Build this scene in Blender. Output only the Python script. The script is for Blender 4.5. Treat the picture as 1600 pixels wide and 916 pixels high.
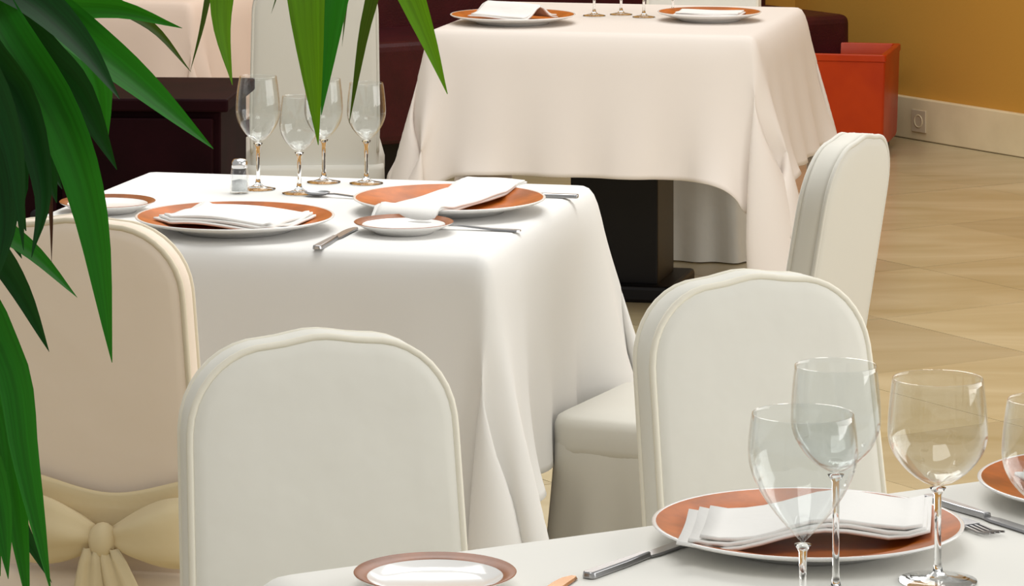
import bpy, math, random
import numpy as np
from mathutils import Vector, Matrix

for o in list(bpy.data.objects):
    bpy.data.objects.remove(o, do_unlink=True)
scene = bpy.context.scene
COL = scene.collection
random.seed(7)
R = math.radians

# ---------------------------------------------------------------- camera, world, lights, exposure
cam_d = bpy.data.cameras.new('camera')
cam_d.sensor_fit = 'HORIZONTAL'
cam_d.sensor_width = 36.0
cam_d.lens = 131.1
cam_d.shift_y = -0.6075            # level camera, frame is the lower crop of a larger picture
cam_d.clip_start = 0.1
cam_d.clip_end = 100
cam = bpy.data.objects.new('camera', cam_d)
COL.objects.link(cam)
cam.location = (0, 0, 1.69)
cam.rotation_euler = (R(90), 0, 0)
scene.camera = cam

world = bpy.data.worlds.new('room_ambience')
world.use_nodes = True
bg = world.node_tree.nodes['Background']
bg.inputs[0].default_value = (1.0, 0.99, 0.955, 1)
bg.inputs[1].default_value = 0.46
scene.world = world

def area_light(name, loc, rot, sx, sy, energy, col):
    d = bpy.data.lights.new(name, 'AREA')
    d.shape = 'RECTANGLE'; d.size = sx; d.size_y = sy; d.energy = energy; d.color = col
    o = bpy.data.objects.new(name, d); COL.objects.link(o)
    o.location = loc; o.rotation_euler = rot
    return o
area_light('ceiling_light_front', (0.0, 2.6, 3.2), (0, 0, 0), 1.6, 1.6, 30, (1, 0.985, 0.95))
area_light('ceiling_light_middle', (-0.1, 7.4, 3.4), (0, 0, 0), 2.2, 2.2, 95, (1, 0.985, 0.95))
area_light('ceiling_light_back', (0.5, 11.2, 3.4), (0, 0, 0), 2.2, 2.2, 58, (1, 0.975, 0.93))
area_light('window_light', (4.0, 5.2, 1.9), (0, R(80), 0), 2.2, 4.5, 112, (1, 0.99, 0.97))

vs = scene.view_settings
vs.view_transform = 'Standard'
vs.look = 'None'
vs.exposure = 0.0
vs.gamma = 1.0
vs.use_curve_mapping = False

# ---------------------------------------------------------------- materials
def mat(name, col, rough=0.6, spec=0.4, metal=0.0, noise=0.0, nscale=20, bump=0.0, bscale=60, sheen=0.0, coat=0.0, col2=None):
    m = bpy.data.materials.new(name); m.use_nodes = True
    nt = m.node_tree; b = nt.nodes['Principled BSDF']
    b.inputs['Base Color'].default_value = (*col, 1)
    b.inputs['Roughness'].default_value = rough
    b.inputs['Specular IOR Level'].default_value = spec
    b.inputs['Metallic'].default_value = metal
    if sheen: b.inputs['Sheen Weight'].default_value = sheen
    if coat:
        b.inputs['Coat Weight'].default_value = coat; b.inputs['Coat Roughness'].default_value = 0.12
    tc = nt.nodes.new('ShaderNodeTexCoord')
    if noise or col2:
        n = nt.nodes.new('ShaderNodeTexNoise'); n.inputs['Scale'].default_value = nscale; n.inputs['Detail'].default_value = 5
        nt.links.new(tc.outputs['Object'], n.inputs['Vector'])
        r = nt.nodes.new('ShaderNodeValToRGB')
        c2 = col2 if col2 else tuple(c * (1 - noise) for c in col)
        r.color_ramp.elements[0].position = 0.3; r.color_ramp.elements[1].position = 0.7
        r.color_ramp.elements[0].color = (*c2, 1); r.color_ramp.elements[1].color = (*col, 1)
        nt.links.new(n.outputs['Fac'], r.inputs['Fac']); nt.links.new(r.outputs['Color'], b.inputs['Base Color'])
    if bump:
        n2 = nt.nodes.new('ShaderNodeTexNoise'); n2.inputs['Scale'].default_value = bscale; n2.inputs['Detail'].default_value = 3
        nt.links.new(tc.outputs['Object'], n2.inputs['Vector'])
        bp = nt.nodes.new('ShaderNodeBump'); bp.inputs['Strength'].default_value = bump; bp.inputs['Distance'].default_value = 0.01
        nt.links.new(n2.outputs['Fac'], bp.inputs['Height']); nt.links.new(bp.outputs['Normal'], b.inputs['Normal'])
    return m

def fabric(name, col, trans=0.12, bump=0.10, bscale=9):
    """woven cloth: diffuse with some light passing through, soft wrinkles as bump"""
    m = mat(name, col, rough=0.85, spec=0.15, bump=bump, bscale=bscale, sheen=0.15)
    nt = m.node_tree; b = nt.nodes['Principled BSDF']; out = nt.nodes['Material Output']
    t = nt.nodes.new('ShaderNodeBsdfTranslucent'); t.inputs['Color'].default_value = (*col, 1)
    mx = nt.nodes.new('ShaderNodeMixShader'); mx.inputs[0].default_value = trans
    nt.links.new(b.outputs[0], mx.inputs[1]); nt.links.new(t.outputs[0], mx.inputs[2]); nt.links.new(mx.outputs[0], out.inputs['Surface'])
    return m

def thin_glass(name, tint=(0.96, 0.97, 0.97)):
    m = bpy.data.materials.new(name); m.use_nodes = True
    nt = m.node_tree; nt.nodes.remove(nt.nodes['Principled BSDF']); out = nt.nodes['Material Output']
    tr = nt.nodes.new('ShaderNodeBsdfTransparent'); tr.inputs['Color'].default_value = (*tint, 1)
    gl = nt.nodes.new('ShaderNodeBsdfGlossy'); gl.inputs['Roughness'].default_value = 0.03; gl.inputs['Color'].default_value = (1, 1, 1, 1)
    lw = nt.nodes.new('ShaderNodeLayerWeight'); lw.inputs['Blend'].default_value = 0.5
    pw = nt.nodes.new('ShaderNodeMath'); pw.operation = 'POWER'; pw.inputs[1].default_value = 3.5
    fr = nt.nodes.new('ShaderNodeMath'); fr.operation = 'MULTIPLY_ADD'; fr.inputs[1].default_value = 0.75; fr.inputs[2].default_value = 0.03
    nt.links.new(lw.outputs['Facing'], pw.inputs[0]); nt.links.new(pw.outputs[0], fr.inputs[0])
    mx = nt.nodes.new('ShaderNodeMixShader')
    nt.links.new(fr.outputs[0], mx.inputs[0]); nt.links.new(tr.outputs[0], mx.inputs[1]); nt.links.new(gl.outputs[0], mx.inputs[2])
    nt.links.new(mx.outputs[0], out.inputs['Surface'])
    return m

def solid_glass(name):
    m = bpy.data.materials.new(name); m.use_nodes = True
    b = m.node_tree.nodes['Principled BSDF']
    b.inputs['Base Color'].default_value = (0.97, 0.98, 0.98, 1); b.inputs['Roughness'].default_value = 0.02
    b.inputs['Transmission Weight'].default_value = 1.0; b.inputs['IOR'].default_value = 1.45
    return m

def leaf_mat(name, col):
    m = mat(name, col, rough=0.45, spec=0.2, noise=0.6, nscale=3.2)
    nt = m.node_tree
    mp = nt.nodes.new('ShaderNodeMapping'); mp.inputs['Scale'].default_value = (3.4, 0.55, 1)     # veins run along the blade
    tc = next(n for n in nt.nodes if n.type == 'TEX_COORD'); nz = next(n for n in nt.nodes if n.type == 'TEX_NOISE')
    oi = nt.nodes.new('ShaderNodeObjectInfo')
    nt.links.new(tc.outputs['UV'], mp.inputs['Vector']); nt.links.new(oi.outputs['Random'], mp.inputs['Location'])
    nt.links.new(mp.outputs['Vector'], nz.inputs['Vector'])
    b = nt.nodes['Principled BSDF']; out = nt.nodes['Material Output']
    t = nt.nodes.new('ShaderNodeBsdfTranslucent'); t.inputs['Color'].default_value = (min(1, col[0] * 2.2 + .02), min(1, col[1] * 1.8), col[2] * 0.8, 1)
    mx = nt.nodes.new('ShaderNodeMixShader'); mx.inputs[0].default_value = 0.28
    nt.links.new(b.outputs[0], mx.inputs[1]); nt.links.new(t.outputs[0], mx.inputs[2]); nt.links.new(mx.outputs[0], out.inputs['Surface'])
    return m

def marble(name):
    m = bpy.data.materials.new(name); m.use_nodes = True
    nt = m.node_tree; b = nt.nodes['Principled BSDF']
    geo = nt.nodes.new('ShaderNodeNewGeometry')
    mp = nt.nodes.new('ShaderNodeMapping'); mp.inputs['Rotation'].default_value = (0, 0, R(58)); mp.inputs['Scale'].default_value = (1.0, 3.2, 1)
    nt.links.new(geo.outputs['Position'], mp.inputs['Vector'])
    n = nt.nodes.new('ShaderNodeTexNoise'); n.inputs['Scale'].default_value = 1.5; n.inputs['Detail'].default_value = 7; n.inputs['Distortion'].default_value = 0.8
    nt.links.new(mp.outputs['Vector'], n.inputs['Vector'])
    r = nt.nodes.new('ShaderNodeValToRGB')
    r.color_ramp.elements[0].position = 0.3; r.color_ramp.elements[0].color = (0.45, 0.365, 0.20, 1)
    r.color_ramp.elements[1].position = 0.7; r.color_ramp.elements[1].color = (0.58, 0.49, 0.31, 1)
    nt.links.new(n.outputs['Fac'], r.inputs['Fac'])
    oi = nt.nodes.new('ShaderNodeObjectInfo')
    hs = nt.nodes.new('ShaderNodeHueSaturation')
    mr = nt.nodes.new('ShaderNodeMapRange'); mr.inputs['To Min'].default_value = 0.86; mr.inputs['To Max'].default_value = 1.1
    nt.links.new(oi.outputs['Random'], mr.inputs['Value']); nt.links.new(mr.outputs['Result'], hs.inputs['Value'])
    nt.links.new(r.outputs['Color'], hs.inputs['Color']); nt.links.new(hs.outputs['Color'], b.inputs['Base Color'])
    b.inputs['Roughness'].default_value = 0.22; b.inputs['Specular IOR Level'].default_value = 0.5
    return m

M = dict(
    cloth=fabric('white_tablecloth_fabric', (0.83, 0.82, 0.795)),
    cloth_cream=fabric('cream_tablecloth_fabric', (0.90, 0.885, 0.83)),
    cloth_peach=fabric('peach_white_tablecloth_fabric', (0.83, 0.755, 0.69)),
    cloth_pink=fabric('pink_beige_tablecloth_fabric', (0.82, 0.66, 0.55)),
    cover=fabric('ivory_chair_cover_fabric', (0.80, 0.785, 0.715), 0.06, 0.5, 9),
    cover_pipe=fabric('ivory_piping_fabric', (0.86, 0.82, 0.70), 0.05, 0.0),
    cover_beige=fabric('beige_chair_cover_fabric', (0.88, 0.76, 0.635), 0.06, 0.45, 9),
    beige_pipe=fabric('beige_piping_fabric', (0.74, 0.66, 0.51), 0.05, 0.0),
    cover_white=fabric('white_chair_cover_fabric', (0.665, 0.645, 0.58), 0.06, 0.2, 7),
    sash=fabric('cream_organza_sash', (0.80, 0.67, 0.42), 0.12, 0.35, 14),
    napkin=fabric('white_napkin_linen', (0.88, 0.87, 0.84), 0.08, 0.15, 25),
    porcelain=mat('white_porcelain', (0.85, 0.84, 0.82), 0.12, 0.5),
    glaze=mat('terracotta_glaze', (0.52, 0.13, 0.012), 0.38, 0.22, noise=0.5, nscale=22),
    brown_rim=mat('brown_rim_glaze', (0.30, 0.09, 0.02), 0.35, 0.25, noise=0.4, nscale=30),
    steel=mat('brushed_steel', (0.42, 0.42, 0.43), 0.28, 0.5, 1.0),
    copper=mat('coppery_steel', (0.62, 0.36, 0.2), 0.25, 0.5, 1.0),
    chrome=mat('shaker_cap_metal', (0.7, 0.7, 0.7), 0.2, 0.5, 1.0),
    salt=mat('white_salt', (0.85, 0.85, 0.85), 0.8, 0.2, bump=0.4, bscale=400),
    glass=thin_glass('clear_thin_glass'),
    stem_glass=solid_glass('clear_solid_glass'),
    black=mat('black_lacquered_wood', (0.006, 0.005, 0.006), 0.45, 0.3),
    board=mat('pale_tabletop_board', (0.5, 0.36, 0.22), 0.6, 0.3, noise=0.3, nscale=8),
    maroon=mat('dark_maroon_wood', (0.014, 0.0015, 0.003), 0.65, 0.06, noise=0.7, nscale=5),
    maroon_leather=mat('dark_maroon_leather', (0.06, 0.005, 0.009), 0.45, 0.35, noise=0.4, nscale=12, bump=0.15, bscale=150),
    wall=mat('ochre_wall_paint', (0.58, 0.30, 0.05), 0.8, 0.2, col2=(0.54, 0.285, 0.05), nscale=1.3, bump=0.05, bscale=90),
    base=mat('cream_marble_baseboard', (0.84, 0.73, 0.48), 0.35, 0.4, col2=(0.74, 0.63, 0.40), nscale=6),
    socket=mat('ivory_plastic', (0.62, 0.52, 0.36), 0.4, 0.4),
    planter=mat('red_orange_glazed_ceramic', (0.55, 0.05, 0.003), 0.35, 0.3, col2=(0.42, 0.03, 0.003), nscale=5),
    soil=mat('dark_soil', (0.03, 0.018, 0.01), 0.95, 0.1, noise=0.5, nscale=60, bump=0.6, bscale=90),
    marble=marble('tan_marble'),
    leaf0=leaf_mat('deep_green_leaf', (0.001, 0.055, 0.008)),
    leaf1=leaf_mat('mid_green_leaf', (0.012, 0.17, 0.010)),
    leaf2=leaf_mat('bright_green_leaf', (0.085, 0.25, 0.004)),
    leaf3=leaf_mat('olive_green_leaf', (0.035, 0.085, 0.004)),
    leaf4=mat('dry_brown_leaf', (0.10, 0.035, 0.015), 0.7, 0.2, noise=0.4, nscale=20),
    cane=mat('green_brown_cane', (0.10, 0.11, 0.03), 0.6, 0.3, noise=0.5, nscale=12),
    pot=mat('dark_grey_pot', (0.06, 0.06, 0.065), 0.5, 0.4, noise=0.3, nscale=10),
)

# ---------------------------------------------------------------- mesh helpers
def mesh(name, verts, faces, smooth=True):
    me = bpy.data.meshes.new(name)
    me.from_pydata([tuple(v) for v in verts], [], faces)
    me.update()
    if smooth:
        me.polygons.foreach_set('use_smooth', [True] * len(me.polygons))
    return me

def obj(name, me, m, parent=None):
    o = bpy.data.objects.new(name, me); COL.objects.link(o)
    if m is not None and not me.materials: me.materials.append(m)
    if parent is not None: o.parent = parent
    return o

def tag(o, label, cat, group=None):
    o['label'] = label; o['category'] = cat
    if group: o['group'] = group
    return o

def thing(name, label, cat, loc=(0, 0, 0), rz=0.0, group=None):
    o = bpy.data.objects.new(name, None); COL.objects.link(o)
    o.empty_display_size = 0.1
    o.location = loc; o.rotation_euler = (0, 0, rz)
    return tag(o, label, cat, group)

def structure(o, label=None):
    o['kind'] = 'structure'
    if label: o['label'] = label
    return o

class MB:
    def __init__(s): s.v = []; s.f = []
    def add(s, v, f):
        n = len(s.v); s.v += [tuple(p) for p in v]; s.f += [tuple(i + n for i in q) for q in f]; return s
    def box(s, x0, x1, y0, y1, z0, z1):
        v = [(x, y, z) for z in (z0, z1) for y in (y0, y1) for x in (x0, x1)]
        return s.add(v, [(0, 2, 3, 1), (4, 5, 7, 6), (0, 1, 5, 4), (2, 6, 7, 3), (0, 4, 6, 2), (1, 3, 7, 5)])
    def lathe(s, prof, n=48, cx=0, cy=0):
        v = []; f = []
        for r, z in prof:
            for i in range(n):
                a = 2 * math.pi * i / n; v.append((cx + r * math.cos(a), cy + r * math.sin(a), z))
        for j in range(len(prof) - 1):
            for i in range(n):
                k = (i + 1) % n; f.append((j * n + i, j * n + k, (j + 1) * n + k, (j + 1) * n + i))
        return s.add(v, f)
    def tube(s, pts, rad, n=8, closed=False, caps=True):
        pts = [Vector(p) for p in pts]; N = len(pts)
        rads = rad if isinstance(rad, (list, tuple)) else [rad] * N
        v = []; f = []; prev = None
        for i, p in enumerate(pts):
            a = pts[(i - 1) % N] if (closed or i > 0) else p
            b = pts[(i + 1) % N] if (closed or i < N - 1) else p
            t = (b - a).normalized()
            if prev is None:
                up = Vector((0, 0, 1)) if abs(t.z) < 0.9 else Vector((1, 0, 0))
                u = t.cross(up).normalized()
            else:
                u = (prev - t * prev.dot(t)).normalized()
            prev = u; w = t.cross(u)
            for k in range(n):
                an = 2 * math.pi * k / n
                v.append(p + (u * math.cos(an) + w * math.sin(an)) * rads[i])
        for i in range(N if closed else N - 1):
            j = (i + 1) % N
            for k in range(n):
                l = (k + 1) % n; f.append((i * n + k, i * n + l, j * n + l, j * n + k))
        if caps and not closed:
            f.append(tuple(range(n - 1, -1, -1))); f.append(tuple((N - 1) * n + k for k in range(n)))
        return s.add(v, f)
    def rings(s, rings, cap0=True, cap1=True):
        n = len(rings[0]); v = [p for r in rings for p in r]; f = []
        for j in range(len(rings) - 1):
            for i in range(n):
                k = (i + 1) % n; f.append((j * n + i, j * n + k, (j + 1) * n + k, (j + 1) * n + i))
        if cap0: f.append(tuple(range(n - 1, -1, -1)))
        if cap1: f.append(tuple((len(rings) - 1) * n + i for i in range(n)))
        return s.add(v, f)
    def mesh(s, name, smooth=True): return mesh(name, s.v, s.f, smooth)

def bevel(o, w=0.004, seg=2):
    m = o.modifiers.new('bevel', 'BEVEL'); m.width = w; m.segments = seg; m.limit_method = 'ANGLE'; return o

def autosmooth(me, ang=35):
    me.polygons.foreach_set('use_smooth', [True] * len(me.polygons))
    try: me.set_sharp_from_angle(angle=R(ang))
    except Exception: pass
    return me

def rrect(hw, hh, r, n=6):
    """closed rounded rectangle in 2d, counter-clockwise"""
    p = []
    for cx, cy, a0 in ((hw - r, hh - r, 0), (-hw + r, hh - r, 90), (-hw + r, -hh + r, 180), (hw - r, -hh + r, 270)):
        for i in range(n + 1):
            a = R(a0 + 90 * i / n); p.append((cx + r * math.cos(a), cy + r * math.sin(a)))
    return p

def resample(poly, n):
    P = [Vector((x, y)) for x, y in poly]; P.append(P[0].copy())
    d = [0]
    for i in range(1, len(P)): d.append(d[-1] + (P[i] - P[i - 1]).length)
    out = []; j = 0
    for k in range(n):
        t = d[-1] * k / n
        while d[j + 1] < t: j += 1
        q = (t - d[j]) / max(1e-9, d[j + 1] - d[j]); out.append(tuple(P[j].lerp(P[j + 1], q)))
    return out

def bez(pts, n):
    """Catmull-Rom through the points"""
    P = [Vector(p) for p in pts]; P = [P[0] * 2 - P[1]] + P + [P[-1] * 2 - P[-2]]
    out = []; S = len(P) - 3
    for k in range(n):
        t = k / (n - 1) * S; i = min(int(t), S - 1); t -= i
        a, b, c, d = P[i:i + 4]
        out.append(0.5 * ((2 * b) + (c - a) * t + (2 * a - 5 * b + 4 * c - d) * t * t + (3 * b - a - 3 * c + d) * t ** 3))
    return out

# ---------------------------------------------------------------- setting
YAW = R(-12.9)                                    # the square tables
U2 = Vector((0.2233, 0.9748)); V2 = Vector((0.9748, -0.2233))
WD = Vector((0.536, -0.844)).normalized()         # along the right wall, towards the camera
WN = Vector((-WD.y, WD.x)) * -1                   # into the room
CORNER = Vector((1.07, 14.10))
def wall_slab(name, a, b, inward, z1, thick, m):
    o = -inward * thick
    q = [a, b, b + o, a + o]
    v = [(p.x, p.y, z) for z in (0, z1) for p in q]
    me = mesh(name, v, [(3, 2, 1, 0), (4, 5, 6, 7), (0, 1, 5, 4), (1, 2, 6, 5), (2, 3, 7, 6), (3, 0, 4, 7)], False)
    return structure(obj(name, me, m))
BD = -Vector((WN.x, WN.y)) * -1                   # along the back wall, to the left
wall_slab('wall_right', CORNER, CORNER + WD * 9, WN, 3.2, 0.15, M['wall'])
wall_slab('wall_back', CORNER, CORNER + WN * 7, WD, 3.2, 0.15, M['wall'])
a = CORNER + WN * 0.035
def strip(name, a, b, inward, z0, z1, thick):
    q = [a, b, b + inward * thick, a + inward * thick]
    v = [(p.x, p.y, z) for z in (z0, z1) for p in q]
    me = mesh(name, v, [(3, 2, 1, 0), (4, 5, 6, 7), (0, 1, 5, 4), (1, 2, 6, 5), (2, 3, 7, 6), (3, 0, 4, 7)], False)
    return bevel(structure(obj(name, me, M['base'])), 0.004)
strip('baseboard_right', CORNER + WD * 0.04, CORNER + WD * 9, WN, 0.0, 0.15, 0.028)
strip('baseboard_back', CORNER + WN * 0.04, CORNER + WN * 7, WD, 0.0, 0.15, 0.028)

fl = structure(obj('floor', MB().box(-7, 5, -3, 17, -0.10, -0.004).mesh('floor', False), M['marble']))
T = 0.6
tile_me = MB().box(-T / 2 + .0012, T / 2 - .0012, -T / 2 + .0012, T / 2 - .0012, -0.012, 0.0).mesh('tile', False)
ang = math.atan2(WD.y, WD.x)
for i in range(-12, 24):
    for j in range(-24, 14):
        c = CORNER + WD * (0.33 + T * i) + WN * (0.33 + T * j)
        rel = c - CORNER
        if rel.dot(WN) < 0.3 or rel.dot(WD) < 0.3: continue
        if not (3.0 < c.y < 14.2): continue
        px = c.x / c.y
        if px < -0.26 or px > 0.27: continue
        t = obj('tile', tile_me, M['marble'], fl)
        t.location = (c.x, c.y, random.uniform(-0.0004, 0.0004)); t.rotation_euler = (0, 0, ang)

# ---------------------------------------------------------------- draped cloths (relaxed mass-spring sheets)
def drape(hx, hy, over, step, steps=170, iters=9, seed=1, seat=None, flare=0.0):
    rng = np.random.default_rng(seed)
    nx = int(round(2 * (hx + over) / step)) + 1; ny = int(round(2 * (hy + over) / step)) + 1
    xs = np.linspace(-(hx + over), hx + over, nx); ys = np.linspace(-(hy + over), hy + over, ny)
    P = np.zeros((nx, ny, 3)); P[..., 0] = xs[:, None]; P[..., 1] = ys[None, :]
    dx = xs[1] - xs[0]; dy = ys[1] - ys[0]; dg = math.hypot(dx, dy)
    pin = (np.abs(P[..., 0]) <= hx) & (np.abs(P[..., 1]) <= hy)
    P[..., 2] += rng.normal(0, 0.0015, (nx, ny)) * ~pin
    P0 = P.copy(); prev = P.copy()
    W = np.where(pin, 0.0, 1.0)[..., None]
    def sl(a, b, off, n):
        return slice(a, n, None)
    def con(A, B, wa, wb, L, k, push=False):
        d = B - A; l = np.sqrt((d * d).sum(-1, keepdims=True)) + 1e-9
        c = (l - L) / l * k
        if push: c = np.minimum(c, 0)
        s = wa + wb; s[s == 0] = 1
        d *= c / s
        A += d * wa; B -= d * wb
    e = 0.004
    for it in range(steps):
        v = (P - prev) * (0.965 if it < steps * .6 else 0.90)
        prev = P.copy()
        P = P + v * W; P[..., 2] -= 0.0024 * W[..., 0]
        for q in range(iters):
            for o in (0, 1):
                n = (nx - o) // 2 * 2 + o
                con(P[o:n:2], P[o + 1:n:2], W[o:n:2], W[o + 1:n:2], dx, 1.0)
                n = (ny - o) // 2 * 2 + o
                con(P[:, o:n:2], P[:, o + 1:n:2], W[:, o:n:2], W[:, o + 1:n:2], dy, 1.0)
            if q % 3 == 0:
                for o in (0, 1):
                    n = (nx - o) // 2 * 2 + o
                    con(P[o:n:2, :-1], P[o + 1:n:2, 1:], W[o:n:2, :-1], W[o + 1:n:2, 1:], dg, 0.25)
                    con(P[o:n:2, 1:], P[o + 1:n:2, :-1], W[o:n:2, 1:], W[o + 1:n:2, :-1], dg, 0.25)
                for st, kk in ((2, 0.5), (4, 0.35)):
                    for o in range(0, st * 2, st):
                        pass
                    for o in range(st):
                        m1 = nx - st
                        for h in (0, st):
                            A = P[h + o:m1:2 * st]; n_ = A.shape[0]
                            if n_: con(A, P[h + o + st:nx:2 * st][:n_], W[h + o:m1:2 * st], W[h + o + st:nx:2 * st][:n_], dx * st, kk, True)
                        m1 = ny - st
                        for h in (0, st):
                            A = P[:, h + o:m1:2 * st]; n_ = A.shape[1]
                            if n_: con(A, P[:, h + o + st:ny:2 * st][:, :n_], W[:, h + o:m1:2 * st], W[:, h + o + st:ny:2 * st][:, :n_], dy * st, kk, True)
            ax = hx + e - np.abs(P[..., 0]); ay = hy + e - np.abs(P[..., 1])
            ins = (ax > 0) & (ay > 0) & (P[..., 2] < -0.001) & ~pin
            px_ = ins & (ax <= ay); py_ = ins & (ay < ax)
            P[..., 0] = np.where(px_, np.sign(P[..., 0]) * (hx + e), P[..., 0])
            P[..., 1] = np.where(py_, np.sign(P[..., 1]) * (hy + e), P[..., 1])
    if flare:                                         # the hem stands off the table
        q = np.stack([P[..., 0] - np.clip(P[..., 0], -hx, hx), P[..., 1] - np.clip(P[..., 1], -hy, hy)], -1)
        n = q / (np.sqrt((q * q).sum(-1, keepdims=True)) + 1e-6)
        k = flare * np.maximum(0, -P[..., 2]) ** 1.15
        if seat:
            y0, y1 = seat
            k = k * np.clip(.45 + (P[..., 1] + .3) * 1.2, .45, 1)
            k = k * np.where(P[..., 0] > hx - .01, np.clip(np.maximum((P[..., 1] - y1), (y0 - P[..., 1])) / .14, 0.08, 1), 1)
        P[..., :2] += n * k[..., None]
    f = [(i * ny + j, (i + 1) * ny + j, (i + 1) * ny + j + 1, i * ny + j + 1) for i in range(nx - 1) for j in range(ny - 1)]
    return P.reshape(-1, 3).tolist(), f

TS = 0.435                                        # half side of the square tables
TOP = 0.745
sq_me = mesh('square_cloth_long', *drape(TS, TS, 0.375, 0.0225, seed=3, seat=(-.20, .22), flare=.22))
sq_me2 = mesh('square_cloth_short', *drape(TS, TS, 0.335, 0.0225, seed=8, flare=.20))
def cloth(name, me, m, loc, rz, label):
    o = obj(name, me, m)
    o.location = loc; o.rotation_euler = (0, 0, rz)
    s = o.modifiers.new('subdivision', 'SUBSURF'); s.levels = 1; s.render_levels = 1
    s = o.modifiers.new('thickness', 'SOLIDIFY'); s.thickness = 0.0014; s.offset = 1
    return tag(o, label, 'tablecloth', None)

def table(loc, rz, hx, hy, label):
    t = thing('dining_table', label, 'table', loc, rz)
    bevel(obj('tabletop', MB().box(-hx + .022, hx - .022, -hy + .022, hy - .022, TOP - 0.035, TOP - 0.006).mesh('tabletop', False), M['board'], t), 0.008)
    cols = [0] if hx < 0.6 else [-hx + .35, hx - .35]
    for cx in cols:
        bevel(obj('pedestal', MB().box(cx - .12, cx + .12, -.12, .12, 0.04, TOP - 0.035).mesh('pedestal', False), M['black'], t), 0.006)
        bevel(obj('base', MB().box(cx - .17, cx + .17, -.17, .17, 0.0, 0.045).mesh('base', False), M['black'], t), 0.01)
    return t

C2 = Vector((-0.368, 6.529)); C3 = Vector((0.301, 10.151)); C5 = Vector((-1.24, 11.15))
for c, m, rz, src, lab, clab in (
        (C2, M['cloth'], YAW, sq_me, 'square dining table under the white cloth, middle table of the photo', 'white cloth draped over the middle table with stemware and shaker'),
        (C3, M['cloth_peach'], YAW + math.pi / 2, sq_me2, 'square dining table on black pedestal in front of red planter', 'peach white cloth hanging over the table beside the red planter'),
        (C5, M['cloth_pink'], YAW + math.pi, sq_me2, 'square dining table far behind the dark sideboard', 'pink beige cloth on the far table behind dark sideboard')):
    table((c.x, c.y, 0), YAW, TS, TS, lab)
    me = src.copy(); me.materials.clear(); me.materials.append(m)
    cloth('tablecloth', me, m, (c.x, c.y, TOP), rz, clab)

# long table in the foreground
E1 = Vector((0.866, 0.5)); N1 = Vector((0.5, -0.866)); T1C = Vector((-0.285, 3.90))
TL, TW = 0.9, 0.45
c1 = T1C + E1 * TL + N1 * TW
table((c1.x, c1.y, 0), R(30), TL, TW, 'long dining table under cream cloth in the foreground')
v1, f1 = drape(TL, TW, 0.375, 0.030, steps=140, seed=5)
cloth('tablecloth', mesh('long_cloth', v1, f1), M['cloth_cream'], (c1.x, c1.y, TOP), R(30), 'cream cloth over the foreground table with large wine goblets')
TZ = TOP + 0.0022                                 # cloth surface
def t1(a, n): p = T1C + E1 * a + N1 * n; return (p.x, p.y, TZ)
def t2(v, u): p = C2 + V2 * v + U2 * u; return (p.x, p.y, TZ)
def t3(v, u): p = C3 + V2 * v + U2 * u; return (p.x, p.y, TZ)

# ---------------------------------------------------------------- covered chairs
CW, CH, SEAT, LEAN = 0.335, 0.90, 0.415, math.tan(R(9.5))
def back_outline(hw, z0, z1, r, n=9):
    p = [(-hw, z0), (hw, z0)]
    p += [(hw + .006, z0 + (z1 - r - z0) * .5)]
    for i in range(n + 1):
        a = R(90 * i / n); p.append((hw - r + r * math.cos(a), z1 - r + r * math.sin(a)))
    p += [(x * (hw - r), z1 + .004 * (1 + math.cos(math.pi * x))) for x in (.8, .5, .25, 0, -.25, -.5, -.8)]
    for i in range(n + 1):
        a = R(90 + 90 * i / n); p.append((-hw + r + r * math.cos(a), z1 - r + r * math.sin(a)))
    p += [(-hw - .006, z0 + (z1 - r - z0) * .5)]
    return p
def lean(x, y, z): return (x, y - LEAN * (z - 0.40), z)
def make_back_mesh():
    out = resample(back_outline(CW / 2, 0.22, CH - .006, 0.105), 110)
    cz = 0.62
    def ring(ins, y):
        r = []
        for i, (x, z) in enumerate(out):
            x0, z0 = out[i - 1]; x1, z1 = out[(i + 1) % len(out)]
            t = Vector((x1 - x0, z1 - z0)).normalized(); nx, nz = -t.y, t.x
            xx, zz = x + nx * ins, max(0.22, z + nz * ins) if z < 0.23 else z + nz * ins
            r.append(lean(xx, y, zz))
        return r
    b = MB()
    th = 0.028
    rs = [ring(.055, -th - .001), ring(.022, -th - .0005), ring(.010, -th + .002), ring(.003, -th + .009), ring(0, -th * .35), ring(0, th * .35), ring(.003, th - .009), ring(.010, th - .002), ring(.022, th + .0005), ring(.055, th + .001)]
    b.rings(rs)
    return b.mesh('back_cover'), [ring(.004, -th + .006), ring(.004, th - .006)]
back_me, pipe_rings = make_back_mesh()
def pipe_mesh():
    b = MB()
    for r in pipe_rings:
        pts = [p for p in r if p[2] > 0.40]
        k = max(range(len(r)), key=lambda i: 0 if r[i][2] > 0.40 else 1)
        # start after the gap at the bottom
        n = len(r); start = next(i for i in range(n) if r[i][2] > 0.40 and r[i - 1][2] <= 0.40)
        seq = []
        for j in range(n):
            p = r[(start + j) % n]
            if p[2] <= 0.40: break
            seq.append(p)
        b.tube(seq, 0.0045, 6)
    return b.mesh('piping')
pipe_me = pipe_mesh()
def seat_mesh(dep):
    b = MB(); P = rrect(.185, dep / 2, .05); cy = dep / 2 - .02
    def ring(s, z): return [(x * s, cy + y * s, z) for x, y in P]
    b.rings([ring(1.0, SEAT - .07), ring(1.015, SEAT - .05), ring(1.015, SEAT - .02), ring(.99, SEAT - .006), ring(.94, SEAT), ring(.6, SEAT + .006), ring(.2, SEAT + .008)])
    return b.mesh('seat_cover')
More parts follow.
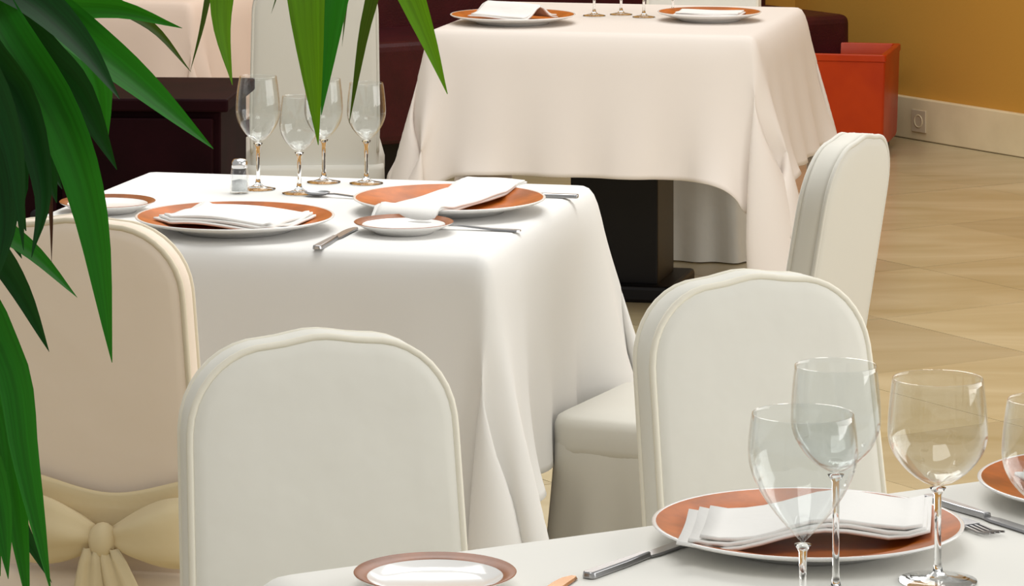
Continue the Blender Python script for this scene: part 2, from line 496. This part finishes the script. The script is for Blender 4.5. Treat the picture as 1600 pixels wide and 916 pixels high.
def skirt_mesh(dep):
    b = MB(); P = resample(rrect(.186, dep / 2 + .015, .04), 120); cy = dep / 2 - .035
    rs = []
    for k in range(13):
        t = k / 12; z = (SEAT - .05) * (1 - t) + .004 * t
        r = []
        for i, (x, y) in enumerate(P):
            L = math.hypot(x, y); fl = 1 + .10 * t ** 1.3
            w = .007 * t * math.sin(i * 2 * math.pi / 120 * 14 + 1.3 * math.sin(i * .21)) + .004 * t * math.sin(i * .9 + 2)
            r.append((x * fl + x / L * w, cy + y * fl + y / L * w, z))
        rs.append(r)
    rs.insert(0, [(x * .985, cy + (y - cy) * .985, z + .012) for x, y, z in rs[0]])
    b.rings(rs, True, False)
    return b.mesh('skirt')
seat_cache = {}
def seat_pair(dep):
    if dep not in seat_cache: seat_cache[dep] = (seat_mesh(dep), skirt_mesh(dep))
    return seat_cache[dep]
def chair(top_x, top_y, face, m, pm, label, dep=.39):
    """face: angle of the direction the sitter looks; the given point is the middle of the top of the back"""
    f = Vector((math.cos(face), math.sin(face)))
    d = LEAN * (CH - 0.40)
    t = thing('covered_chair', label, 'chair', (top_x + f.x * d, top_y + f.y * d, 0), face - math.pi / 2, 'chairs in fabric covers')
    seat_me, skirt_me = seat_pair(dep)
    for nm, me, mm in (('back_cover', back_me, m), ('piping', pipe_me, pm), ('seat_cover', seat_me, m), ('skirt', skirt_me, m)):
        me2 = me.copy(); me2.materials.clear(); obj(nm, me2, mm, t)
    return t
fa = lambda v: math.atan2(v[1], v[0])
chA = chair(-0.632, 5.40, fa(U2), M['cover_beige'], M['beige_pipe'], 'beige covered chair with a cream bow tied behind, half behind the leaves')
chB = chair(-0.236, 4.46, R(-90 + 19), M['cover'], M['cover_pipe'], 'ivory covered chair at the left end of the foreground table', .36)
chC = chair(0.308, 4.90, R(-90 + 27), M['cover'], M['cover_pipe'], 'ivory covered chair behind the orange plate with large goblets')
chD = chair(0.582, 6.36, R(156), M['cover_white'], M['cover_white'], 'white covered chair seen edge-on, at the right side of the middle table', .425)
chE = chair(0.577, 11.12, fa(-U2), M['cover'], M['cover_pipe'], 'covered chair on the far side of the table by the red planter')
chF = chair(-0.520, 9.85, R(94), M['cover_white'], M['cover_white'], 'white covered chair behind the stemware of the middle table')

# sash and bow on the beige chair
def sash_mesh():
    b = MB(); P = resample(rrect(.193, .042, .035), 72)
    prof = [(.052, 0.0), (.047, .008), (.03, .003), (.018, .009), (.0, .004), (-.014, .010), (-.03, .004), (-.044, .008), (-.05, 0.0)]
    rs = []
    for dz, o in prof:
        r = []
        for i, (x, y) in enumerate(P):
            k = max(0, 1 - abs(x - .045) / .16) if y < 0 else 0; k = k * k * (3 - 2 * k)
            z = 0.475 + dz * (1 - .35 * k) - .012 * k
            L = math.hypot(x, y * 4)
            x2, y2 = x + x / L * o, y + (o if y > 0 else -o)
            r.append(lean(x2, y2 + (0.012 if y > 0 else 0), z))
        rs.append(r)
    b.rings(rs, False, False); return b.mesh('sash')
obj('sash', sash_mesh(), M['sash'], chA)
def bow_loop(sgn):
    b = MB(); rs = []
    for k in range(14):
        t = k / 13; x = .045 + sgn * (.012 + .125 * t)
        h = .016 + .036 * math.sin(min(1, t * 1.25) * math.pi * .5) ** 1.0
        dp = .008 + .024 * math.sin(math.pi * min(1, t * 1.02 + .02)) ** .7
        zc = .438 + .012 * t; yc = -.066
        r = []
        for i in range(28):
            a = 2 * math.pi * i / 28
            wr = 1 + .10 * math.sin(a * 5 + 1.5 * sgn) * (1 - .5 * t)
            r.append(lean(x, yc - .010 + dp * math.cos(a) * wr, zc + h * math.sin(a) * wr))
        rs.append(r)
    b.rings(rs); return b.mesh('bow_loop')
for s in (-1, 1): obj('bow_loop', bow_loop(s), M['sash'], chA)
kn = MB(); rs = []
for k in range(9):
    a = -math.pi / 2 + math.pi * k / 8
    rs.append([(.045 + .020 * math.cos(a) * math.cos(q) * (1 + .1 * math.sin(4 * q)) , -.094 + .018 * math.cos(a) * math.sin(q), .436 + .026 * math.sin(a)) for q in [2 * math.pi * i / 16 for i in range(16)]])
kn.rings(rs); obj('knot', kn.mesh('knot'), M['sash'], chA)
def bow_tail(sgn, L, spread):
    b = MB(); rows = []
    for k in range(12):
        t = k / 11
        xc = .045 + sgn * (.012 + spread * t); w = .014 + .026 * t ** .6; z = .425 - L * t
        rows.append([(xc + w * (q - 3.5) / 3.5, -.100 - .004 * math.sin(q * 1.7) - .012 * t - .004 * q % .003, z - (.014 * q / 7 * sgn if k == 11 else 0)) for q in range(8)])
    v = [p for r in rows for p in r]; f = [(k * 8 + q, k * 8 + q + 1, (k + 1) * 8 + q + 1, (k + 1) * 8 + q) for k in range(11) for q in range(7)]
    o = obj('bow_tail', b.add(v, f).mesh('bow_tail'), M['sash'], chA)
    s = o.modifiers.new('thickness', 'SOLIDIFY'); s.thickness = 0.0015
bow_tail(-1, .24, .012); bow_tail(1, .20, .075)

# ---------------------------------------------------------------- dark furniture, planter
sb = thing('sideboard', 'dark maroon wooden sideboard behind the palm leaves', 'sideboard', (-1.20, 8.75, 0), YAW * 0.3)
bevel(obj('carcass', MB().box(-.55, .55, -.2, .22, .08, .685).mesh('carcass', False), M['maroon'], sb), .004)
bevel(obj('top', MB().box(-.57, .57, -.225, .23, .685, .715).mesh('top', False), M['maroon'], sb), .005)
bevel(obj('plinth', MB().box(-.52, .52, -.17, .2, 0, .08).mesh('plinth', False), M['black'], sb), .003)
for i in range(3):
    x0 = -.54 + i * .36
    d = bevel(obj('door', MB().box(x0 + .006, x0 + .354, -.218, -.2, .10, .67).mesh('door', False), M['maroon'], sb), .004)
    bevel(obj('knob', MB().tube([(x0 + .31, -.218, .45), (x0 + .31, -.245, .45)], .012, 12).mesh('knob'), M['black'], d), .002)

ban_c = CORNER + WN * 1.55 + WD * 0.40
ban = thing('banquette', 'dark maroon upholstered bench along the back wall', 'bench', (ban_c.x, ban_c.y, 0), math.atan2(-WN.y, -WN.x))
bevel(obj('seat', MB().box(-1.3, 1.28, -.30, .20, .12, .46).mesh('seat', False), M['maroon_leather'], ban), .03, 3)
bevel(obj('backrest', MB().box(-1.3, 1.28, .20, .34, .12, .98).mesh('backrest', False), M['maroon_leather'], ban), .03, 3)
bevel(obj('plinth', MB().box(-1.28, 1.26, -.24, .30, 0, .12).mesh('plinth', False), M['black'], ban), .004)

pl_c = Vector((1.292, 12.90)) - V2 * .21 + U2 * .21
pl = thing('square_planter', 'red orange glazed square planter by the ochre wall', 'planter', (pl_c.x, pl_c.y, 0), YAW)
b = MB()
def sq(h, z, r=.012): return [(x, y, z) for x, y in rrect(h, h, r, 3)]
b.rings([sq(.195, .035), sq(.200, .05), sq(.209, .335), sq(.2125, .338), sq(.2125, .358), sq(.210, .361), sq(.194, .361), sq(.192, .358), sq(.190, .30)], True, False)
obj('pot_body', autosmooth(b.mesh('pot_body')), M['planter'], pl)
obj('soil', MB().rings([sq(.189, .27), sq(.1895, .305), sq(.10, .315)]).mesh('soil'), M['soil'], pl)
bevel(obj('foot', MB().box(-.175, .175, -.175, .175, 0, .036).mesh('foot', False), M['black'], pl), .004)

so_c = CORNER + WD * 0.785 + WN * 0.028
so = thing('wall_socket', 'small ivory socket plate set in the baseboard beside planter', 'socket', (so_c.x, so_c.y, 0.07), math.atan2(WD.y, WD.x))
bevel(obj('cover_plate', MB().box(-.04, .04, -.006, 0, -.04, .04).mesh('cover_plate', False), M['socket'], so), .002)
obj('outlet', MB().lathe([(.024, 0), (.024, .002), (.020, .002), (.018, -.004), (.001, -.004)], 20).mesh('outlet'), M['base'], so).matrix_local = Matrix.Translation((0, -.006, 0)) @ Matrix.Rotation(R(90), 4, 'X')

# ---------------------------------------------------------------- plates
def charger(loc, label, r=.168):
    t = thing('charger_plate', label, 'plate', loc, random.uniform(0, 6), 'orange charger plates')
    k = r / .168
    S = lambda pr: [(max(.0005, a * k), z) for a, z in pr]
    obj('plate_base', MB().lathe(S([(.0005, .002), (.085, .002), (.09, .0), (.097, .0), (.10, .004), (.13, .011), (.164, .020), (.168, .0225)]), 72).mesh('plate_base'), M['porcelain'], t)
    obj('glazed_face', MB().lathe(S([(.164, .0242), (.15, .0205), (.125, .0150), (.112, .0095), (.10, .0075), (.0005, .0075)]), 72).mesh('glazed_face'), M['glaze'], t)
    obj('lip', MB().lathe(S([(.168, .0225), (.1685, .0238), (.167, .0248), (.164, .0242)]), 72).mesh('lip'), M['porcelain'], t)
    return t
def bread_plate(loc, label):
    t = thing('bread_plate', label, 'plate', loc, 0, 'small bread plates')
    obj('plate_base', MB().lathe([(.0005, .002), (.042, .002), (.045, 0), (.05, 0), (.052, .003), (.07, .010), (.083, .0165), (.0838, .0178)], 64).mesh('plate_base'), M['porcelain'], t)
    obj('well', MB().lathe([(.070, .0135), (.060, .0085), (.050, .0065), (.0005, .0062)], 64).mesh('well'), M['porcelain'], t)
    obj('rim_band', MB().lathe([(.0838, .0178), (.0828, .0186), (.070, .0135)], 64).mesh('rim_band'), M['brown_rim'], t)
    return t
P1 = t1(.587, .192); P1b = t1(1.02, .20)
charger(P1, 'orange charger plate with folded napkin behind the large goblets')
charger(P1b, 'orange charger plate cut off by the right edge of the photo')
P2a = t2(-.045, -.250); P2b = t2(.255, .045)
charger(P2a, 'orange rimmed charger plate in front of the bow-tied beige chair')
charger(P2b, 'orange charger plate with napkin hanging over its front, right side of middle table')
P3a = t3(-.255, -.225); P3b = t3(.245, -.03)
charger(P3a, 'charger plate with peaked napkin on the left of the far table')
charger(P3b, 'charger plate on the right of the far table', .14)
BP1 = Vector((-0.079, 3.83, TZ))
bread_plate(BP1, 'brown rimmed bread plate on the foreground table, cut by bottom edge')
bread_plate(t2(-.325, -.095), 'bread plate showing above the top of the beige chair')
bread_plate(t2(.240, -.215), 'bread plate at the front edge of the middle table')

# ---------------------------------------------------------------- napkins
def napkin(loc, rz, w, l, zfun, label, layers=2, skew=0.0):
    nx, ny = 12, 28
    t = thing('napkin', label, 'napkin', loc, rz, 'white folded napkins')
    for k in range(layers):
        v = []
        ww = w * (1 - .06 * k); ll = l * (1 - .05 * k)
        for j in range(ny + 1):
            y = -ll / 2 + ll * j / ny
            for i in range(nx + 1):
                x = -ww / 2 + ww * i / nx
                z = zfun(x, y) + .0042 * k + .0012 * math.sin(x * 60 + k) * math.sin(y * 35 + 2 * k)
                v.append((x + skew * y + .004 * k, y, z))
        f = [(j * (nx + 1) + i, j * (nx + 1) + i + 1, (j + 1) * (nx + 1) + i + 1, (j + 1) * (nx + 1) + i) for j in range(ny) for i in range(nx)]
        o = obj('fold', mesh('fold', v, f), M['napkin'], t)
        s = o.modifiers.new('thickness', 'SOLIDIFY'); s.thickness = .0036; s.offset = 1
    return t
def plate_z(r, k=1.0):
    r /= k
    pts = [(0, .0085), (.10, .0085), (.112, .0105), (.125, .016), (.15, .0215), (.164, .0255), (.170, .026)]
    for (a, z0), (b_, z1) in zip(pts, pts[1:]):
        if r <= b_: return z0 + (z1 - z0) * (r - a) / (b_ - a)
    return .026
bridge = lambda x, y: max(plate_z(math.hypot(x, y)), .0135 + .004 * math.cos(y * 18))
def over_front(x, y):                             # lies across the plate, end hangs over the lip
    if y < -.170:
        return max(.006, .0265 - (-.170 - y) * 1.1)
    return max(plate_z(math.hypot(x, y)), .016)
napkin(P1, R(12), .28, .15, lambda x, y: max(plate_z(math.hypot(x, y)), .014 + .016 * math.exp(-((x - .02) / .06) ** 2)), 'white folded napkin on the orange plate behind the goblets', 3, .35)
napkin(P1b, R(30), .15, .22, bridge, 'white folded napkin on the plate at the right edge of photo', 2)
napkin(P2a, YAW + R(80), .17, .24, bridge, 'white folded napkin lying flat on the plate by the beige chair', 3, .15)
napkin(P2b, R(-24), .12, .40, over_front, 'white napkin hanging over the front of the middle table plate', 2)
napkin(P3a, YAW + R(60), .14, .20, lambda x, y: max(plate_z(math.hypot(x, y)), .016 + .032 * math.exp(-(x / .03) ** 2)), 'peaked white napkin on the far table plate', 2)
napkin(P3b, YAW + R(90), .11, .18, lambda x, y: max(plate_z(math.hypot(x, y), .833), .016), 'white napkin on the right plate of the far table', 2)

# ---------------------------------------------------------------- stemware
def lathe_obj(name, prof, m, parent, n=48): return obj(name, MB().lathe(prof, n).mesh(name), m, parent)
def goblet(loc, label, h=.20, rb=.045, stem=.085, rr=None, group='wine glasses', vee=False):
    """foot, stem and thin-walled bowl"""
    rr = rr or rb * .86
    t = thing('wine_glass', label, 'glass', loc, 0, group)
    fr = max(.031, rb * .78)
    lathe_obj('foot', [(.0005, 0.0), (fr, 0.0), (fr, .0016), (fr * .7, .0032), (.010, .006), (.0052, .011), (.0005, .011)], M['stem_glass'], t)
    lathe_obj('stem', [(.0005, .011), (.0052, .011), (.0038, .02), (.0034, stem * .6), (.0042, stem - .008), (.0085, stem - .001), (.0005, stem)], M['stem_glass'], t, 24)
    bh = h - stem; out = []
    N = 22
    for i in range(N + 1):
        q = i / N
        if vee: r = rb * (math.sin(min(1, q / .72) * math.pi / 2) ** .95) if q < .72 else rb + (rr - rb) * ((q - .72) / .28) ** 1.6
        else: r = rb * (math.sin(min(1, q / .5) * math.pi / 2) ** .62) if q < .5 else rb + (rr - rb) * ((q - .5) / .5) ** 1.7
        out.append((max(.0006, r), stem + bh * q))
    inn = [(max(.0005, r - .0011), z + (.004 if z < stem + .01 else 0)) for r, z in out]
    lathe_obj('bowl', out + [(rr - .0005, h + .0006)] + inn[::-1], M['glass'], t, 56)
    return t
goblet((0.285, 3.654, TZ), 'large V-shaped wine goblet nearest the camera, cut by the bottom edge', .215, .054, .088, .050, vee=True)
goblet((0.330, 3.800, TZ), 'tall wine glass just behind the V-shaped goblet', .235, .046, .125, .042)
goblet((0.441, 3.862, TZ), 'wine glass in front of the right end of the orange plate', .210, .052, .098, .047)
goblet((0.545, 3.800, TZ), 'wine glass cut off by the right edge of the photo', .200, .046, .090, .040)
goblet((-0.462, 6.785, TZ), 'leftmost wine glass on the middle table, beside the shaker', .205, .041, .085, .034)
goblet((-0.384, 6.730, TZ), 'second wine glass from the left on the middle table', .175, .036, .075, .031)
goblet((-0.347, 6.875, TZ), 'third wine glass on the middle table, behind the hanging leaf tip', .190, .036, .080, .031)
goblet((-0.268, 6.860, TZ), 'rightmost wine glass on the middle table', .185, .036, .080, .031)
for i, (v, u, lab) in enumerate(((-.085, .03, 'leftmost wine glass on the far table'), (-.02, .08, 'second wine glass from the left on the far table'),
                                 (.055, .02, 'third wine glass from the left on the far table'), (.115, .13, 'wine glass beside the right plate of the far table'))):
    goblet(t3(v, u), lab, .19, .038, .08, .033)

sh = thing('salt_shaker', 'small glass shaker beside the leftmost wine glass', 'shaker', (-0.492, 6.735, TZ), 0)
lathe_obj('glass_body', [(.0005, 0), (.016, 0), (.0175, .002), (.017, .03), (.0145, .045), (.0125, .047), (.0125, .045), (.0145, .03), (.015, .004), (.0005, .003)], M['glass'], sh, 24)
lathe_obj('salt', [(.0005, .0035), (.0145, .0045), (.0142, .022), (.006, .024), (.0005, .0245)], M['salt'], sh, 20)
lathe_obj('cap', [(.0135, .045), (.0145, .046), (.0145, .056), (.011, .061), (.0005, .0625)], M['chrome'], sh, 24)

# ---------------------------------------------------------------- cutlery
def blade_solid(rows, th):
    """rows: (y, half width left, half width right, z lift)"""
    b = MB(); rs = []
    for y, a, c, z in rows:
        rs.append([(-a, y, z), (c, y, z), (c * .8, y, z + th), (-a * .8, y, z + th)])
    b.rings(rs); return b
def knife(loc, rz, label, m='steel', L=.235):
    t = thing('table_knife', label, 'knife', loc, rz, 'cutlery')
    k = L / .235
    bevel(obj('handle', autosmooth(blade_solid([(-.118 * k, .005, .005, 0), (-.114 * k, .0085, .0085, 0), (-.05 * k, .0075, .0075, 0), (-.012 * k, .0055, .0055, .0005), (-.004 * k, .006, .006, .0005)], .007).mesh('handle')), M[m], t), .0015)
    obj('blade', autosmooth(blade_solid([(-.004 * k, .006, .006, .001), (.01 * k, .0095, .0085, .0012), (.07 * k, .010, .0085, .0012), (.10 * k, .0075, .0085, .001), (.113 * k, .002, .008, .001), (.117 * k, .0, .006, .001)], .0022).mesh('blade')), M[m], t)
    return t
def fork(loc, rz, label, L=.20):
    t = thing('table_fork', label, 'fork', loc, rz, 'cutlery')
    k = L / .20
    obj('handle', autosmooth(blade_solid([(-.10 * k, .004, .004, 0), (-.095 * k, .009, .009, 0), (-.05 * k, .006, .006, .001), (0, .0035, .0035, .005), (.03 * k, .004, .004, .006), (.042 * k, .0115, .0115, .004), (.055 * k, .0125, .0125, .003)], .0028).mesh('handle')), M['steel'], t)
    for i in range(4):
        x = -.0098 + i * .00655
        o = obj('tine', autosmooth(blade_solid([(.054 * k, .0018, .0018, .003), (.08 * k, .0016, .0016, .001), (.10 * k, .0008, .0008, .004)], .0022).mesh('tine')), M['steel'], t)
        o.location.x = x
    return t
def spoon(loc, rz, label):
    t = thing('dessert_spoon', label, 'spoon', loc, rz, 'cutlery')
    obj('handle', autosmooth(blade_solid([(-.09, .003, .003, 0), (-.085, .007, .007, 0), (-.04, .004, .004, .001), (.02, .0028, .0028, .005), (.035, .003, .003, .004)], .0024).mesh('handle')), M['steel'], t)
    b = MB(); rs = []
    for k in range(5):
        a = math.pi / 2 * k / 4
        rs.append([(.0165 * math.sin(max(.03, a)) * math.cos(q), .055 + .025 * math.sin(max(.03, a)) * math.sin(q), .0005 + .008 * (1 - math.cos(a))) for q in [2 * math.pi * i / 24 for i in range(24)]])
    b.rings(rs, True, False)
    o = obj('spoon_bowl', b.mesh('spoon_bowl'), M['steel'], t); s = o.modifiers.new('thickness', 'SOLIDIFY'); s.thickness = .0012
    return t
knife((0.146, 3.968, TZ), R(-125.5 + 90) + math.pi * 0 , 'steel table knife left of the orange plate in the foreground')
fork(t1(.783, .17), R(30 + 180), 'steel fork just right of the foreground orange plate')
knife(t1(.826, .20), R(30 + 180), 'steel knife left of the plate at the right edge of photo')
knife((0.032, 3.795, TZ), R(-20.5), 'coppery butter knife beside the foreground bread plate', 'copper', .17)
knife(t2(.150, -.315), YAW, 'steel knife right of the plate by the beige chair')
fork(t2(.330, -.165), YAW + R(90), 'fork at the near side of the napkin-draped plate')
knife(t2(.325, .245), YAW + R(90), 'knife at the far side of the napkin-draped plate')
spoon(t2(.035, .155), YAW + R(80), 'dessert spoon lying behind the plates of the middle table')

# ---------------------------------------------------------------- leafy plant at the left edge
pp = thing('potted_palm', 'tall green plant with long narrow drooping leaves at left edge', 'plant', (0, 0, 0))
LEAVES = [
    (0.0226, 1, [(-0.450,2.680,1.600), (-0.397,2.660,1.446), (-0.335,2.640,1.452), (-0.279,2.620,1.453), (-0.230,2.600,1.441)]),
    (0.0300, 1, [(-0.450,2.680,1.600), (-0.360,2.620,1.486), (-0.308,2.600,1.443), (-0.259,2.580,1.407), (-0.205,2.560,1.362)]),
    (0.0120, 3, [(-0.400,2.740,1.660), (-0.317,2.720,1.469), (-0.283,2.700,1.447), (-0.255,2.680,1.431), (-0.229,2.660,1.404)]),
    (0.0076, 3, [(-0.400,2.740,1.660), (-0.237,2.760,1.499), (-0.223,2.740,1.467), (-0.225,2.720,1.436), (-0.233,2.700,1.400)]),
    (0.0259, 2, [(-0.400,2.740,1.660), (-0.223,2.700,1.521), (-0.209,2.680,1.481), (-0.207,2.660,1.437), (-0.198,2.640,1.397)]),
    (0.0360, 2, [(-0.400,2.740,1.660), (-0.168,2.640,1.543), (-0.147,2.620,1.495), (-0.143,2.600,1.452), (-0.134,2.580,1.362)]),
    (0.0307, 1, [(-0.400,2.740,1.660), (-0.138,2.680,1.546), (-0.121,2.660,1.496), (-0.126,2.640,1.453), (-0.134,2.620,1.378)]),
    (0.0152, 3, [(-0.400,2.740,1.660), (-0.108,2.740,1.528), (-0.098,2.720,1.478), (-0.108,2.700,1.424), (-0.117,2.680,1.365)]),
    (0.0324, 2, [(-0.400,2.740,1.660), (-0.128,2.660,1.551), (-0.085,2.640,1.489), (-0.062,2.620,1.439), (-0.045,2.600,1.395)]),
    (0.0062, 3, [(-0.400,2.740,1.660), (-0.143,2.780,1.516), (-0.121,2.760,1.475), (-0.122,2.740,1.444), (-0.124,2.720,1.416)]),
    (0.0057, 3, [(-0.400,2.740,1.660), (-0.192,2.800,1.506), (-0.174,2.780,1.469), (-0.174,2.760,1.451), (-0.177,2.740,1.438)]),
    (0.0352, 0, [(-0.450,2.680,1.600), (-0.381,2.580,1.489), (-0.329,2.560,1.431), (-0.296,2.540,1.403), (-0.267,2.520,1.353)]),
    (0.0309, 1, [(-0.450,2.680,1.600), (-0.353,2.540,1.462), (-0.309,2.520,1.394), (-0.283,2.500,1.328), (-0.266,2.480,1.230)]),
    (0.0279, 0, [(-0.450,2.680,1.600), (-0.372,2.520,1.459), (-0.330,2.500,1.401), (-0.312,2.480,1.344), (-0.317,2.460,1.303)]),
    (0.0316, 0, [(-0.450,2.680,1.600), (-0.393,2.600,1.434), (-0.356,2.580,1.387), (-0.338,2.560,1.337), (-0.343,2.540,1.313)]),
    (0.0409, 0, [(-0.450,2.680,1.600), (-0.403,2.640,1.466), (-0.355,2.620,1.414), (-0.330,2.600,1.367), (-0.315,2.580,1.322)]),
    (0.0369, 1, [(-0.450,2.680,1.600), (-0.385,2.700,1.489), (-0.322,2.680,1.440), (-0.297,2.660,1.401), (-0.287,2.640,1.350)]),
    (0.0402, 0, [(-0.450,2.680,1.600), (-0.425,2.720,1.497), (-0.366,2.700,1.452), (-0.340,2.680,1.408), (-0.347,2.660,1.350)]),
    (0.0322, 0, [(-0.450,2.680,1.600), (-0.395,2.500,1.427), (-0.349,2.480,1.386), (-0.333,2.460,1.334), (-0.340,2.440,1.282)]),
    (0.0168, 1, [(-0.470,2.620,1.350), (-0.399,2.530,1.341), (-0.353,2.510,1.320), (-0.320,2.490,1.302), (-0.288,2.470,1.275)]),
    (0.0181, 0, [(-0.470,2.620,1.350), (-0.404,2.590,1.324), (-0.362,2.570,1.296), (-0.337,2.550,1.268), (-0.314,2.530,1.228)]),
    (0.0059, 4, [(-0.470,2.620,1.350), (-0.351,2.660,1.387), (-0.330,2.640,1.344), (-0.324,2.620,1.311), (-0.321,2.600,1.277)]),
    (0.0231, 1, [(-0.500,2.600,1.220), (-0.383,2.510,1.288), (-0.337,2.490,1.231), (-0.322,2.470,1.167), (-0.303,2.450,1.085)]),
    (0.0209, 1, [(-0.500,2.600,1.220), (-0.403,2.580,1.250), (-0.354,2.560,1.192), (-0.340,2.540,1.135), (-0.326,2.520,1.053)]),
    (0.0164, 0, [(-0.500,2.600,1.220), (-0.414,2.620,1.180), (-0.366,2.600,1.139), (-0.345,2.580,1.108), (-0.316,2.560,1.064)]),
    (0.0217, 1, [(-0.500,2.600,1.220), (-0.422,2.560,1.218), (-0.375,2.540,1.187), (-0.355,2.520,1.139), (-0.343,2.500,1.083)]),
    (0.0196, 0, [(-0.470,2.620,1.350), (-0.447,2.660,1.364), (-0.412,2.640,1.339), (-0.387,2.620,1.288), (-0.375,2.600,1.229)]),
    (0.0357, 0, [(-0.450,2.680,1.600), (-0.407,2.760,1.518), (-0.357,2.740,1.477), (-0.322,2.720,1.441), (-0.300,2.700,1.418)]),
    (0.0433, 0, [(-0.450,2.680,1.600), (-0.440,2.790,1.463), (-0.390,2.770,1.417), (-0.349,2.750,1.372), (-0.328,2.730,1.332)]),
    (0.0346, 0, [(-0.450,2.680,1.600), (-0.414,2.680,1.426), (-0.370,2.660,1.396), (-0.340,2.640,1.362), (-0.316,2.620,1.326)]),
    (0.0293, 0, [(-0.450,2.680,1.600), (-0.378,2.560,1.504), (-0.323,2.540,1.466), (-0.290,2.520,1.437), (-0.263,2.500,1.403)]),
    (0.0481, 0, [(-0.450,2.680,1.600), (-0.461,2.830,1.440), (-0.415,2.810,1.389), (-0.383,2.790,1.334), (-0.361,2.770,1.274)]),
    (0.0256, 0, [(-0.450,2.680,1.600), (-0.387,2.480,1.454), (-0.350,2.460,1.427), (-0.327,2.440,1.379), (-0.317,2.420,1.314)]),
    (0.0249, 0, [(-0.470,2.620,1.350), (-0.445,2.700,1.341), (-0.395,2.680,1.325), (-0.365,2.660,1.300), (-0.347,2.640,1.274)]),
    (0.0226, 0, [(-0.500,2.600,1.220), (-0.420,2.660,1.227), (-0.376,2.640,1.203), (-0.353,2.620,1.167), (-0.344,2.600,1.117)]),
    (0.0243, 1, [(-0.500,2.600,1.220), (-0.405,2.540,1.187), (-0.363,2.520,1.165), (-0.344,2.500,1.131), (-0.335,2.480,1.086)]),
    (0.0476, 0, [(-0.450,2.680,1.600), (-0.412,2.860,1.516), (-0.361,2.840,1.459), (-0.329,2.820,1.412), (-0.312,2.800,1.366)]),
    (0.0474, 0, [(-0.450,2.680,1.600), (-0.430,2.850,1.497), (-0.388,2.830,1.440), (-0.352,2.810,1.389), (-0.326,2.790,1.339)]),
    (0.0306, 2, [(-0.450,2.680,1.600), (-0.474,2.760,1.565), (-0.404,2.740,1.571), (-0.336,2.720,1.539), (-0.301,2.700,1.494)]),
    (0.0292, 2, [(-0.400,2.740,1.660), (-0.339,2.820,1.601), (-0.259,2.800,1.597), (-0.191,2.780,1.564), (-0.156,2.760,1.518)]),
    (0.0308, 1, [(-0.450,2.680,1.600), (-0.525,2.780,1.588), (-0.559,2.760,1.541), (-0.574,2.740,1.448), (-0.574,2.720,1.357)]),
    (0.0251, 0, [(-0.470,2.620,1.350), (-0.527,2.720,1.310), (-0.565,2.700,1.299), (-0.589,2.680,1.242), (-0.593,2.660,1.163)]),
]
def leaf_mesh(w, pts, twist, keel):
    P = bez(pts, 18); n = len(P); b = MB(); v = []; f = []
    # arc length
    d = [0]
    for i in range(1, n): d.append(d[-1] + (P[i] - P[i - 1]).length)
    s0 = 0.16
    for i, p in enumerate(P):
        t = (P[min(n - 1, i + 1)] - P[max(0, i - 1)]).normalized(); q = d[i] / d[-1]
        side = t.cross(Vector((0, -1, 0.35))).normalized()
        nrm = side.cross(t).normalized()
        a = twist * (0.3 + q)
        s2 = side * math.cos(a) + nrm * math.sin(a); n2 = nrm * math.cos(a) - side * math.sin(a)
        if q < s0: ww = 0.10 + 0.10 * q / s0
        elif q < 0.62: ww = 0.20 + 0.80 * math.sin((q - s0) / (0.62 - s0) * math.pi / 2)
        else: ww = max(0.015, 1 - ((q - 0.62) / 0.38) ** 1.75)
        h = w * 0.5 * ww
        v += [p - s2 * h, p - s2 * h * .5 - n2 * h * keel * .6, p - n2 * h * keel, p + s2 * h * .5 - n2 * h * keel * .6, p + s2 * h]
    for i in range(n - 1):
        for k in range(4): f.append((i * 5 + k, i * 5 + k + 1, (i + 1) * 5 + k + 1, (i + 1) * 5 + k))
    me = b.add(v, f).mesh('leaf')
    uv = me.uv_layers.new(name='UVMap')
    for lp in me.loops: uv.data[lp.index].uv = (lp.vertex_index % 5 / 4, lp.vertex_index // 5 / (n - 1))
    return me
for k, (w, c, pts) in enumerate(LEAVES):
    obj('leaf', leaf_mesh(w, pts, random.uniform(-.25, .25), random.uniform(.25, .5)), M['leaf%d' % c], pp)
for (x, y, z, bx, by) in ((-.40, 2.74, 1.66, -.52, 2.72), (-.45, 2.68, 1.60, -.56, 2.66), (-.47, 2.62, 1.35, -.60, 2.64), (-.50, 2.60, 1.22, -.57, 2.74)):
    pts = bez([(bx, by, .36), (bx - .015, by, .8), (x - .03, y, z - .22), (x, y, z)], 12)
    obj('cane', MB().tube(pts, [.014 - .008 * i / 11 for i in range(12)], 10).mesh('cane'), M['cane'], pp)
pot = obj('pot', MB().lathe([(.0005, 0), (.125, 0), (.13, .01), (.165, .36), (.178, .365), (.178, .40), (.172, .404), (.160, .40), (.155, .34), (.0005, .34)], 48).mesh('pot'), M['pot'], pp)
pot.location = (-.56, 2.69, 0)
so2 = obj('soil', MB().lathe([(.156, .352), (.1, .366), (.0005, .37)], 32).mesh('soil'), M['soil'], pp); so2.location = (-.56, 2.69, 0)
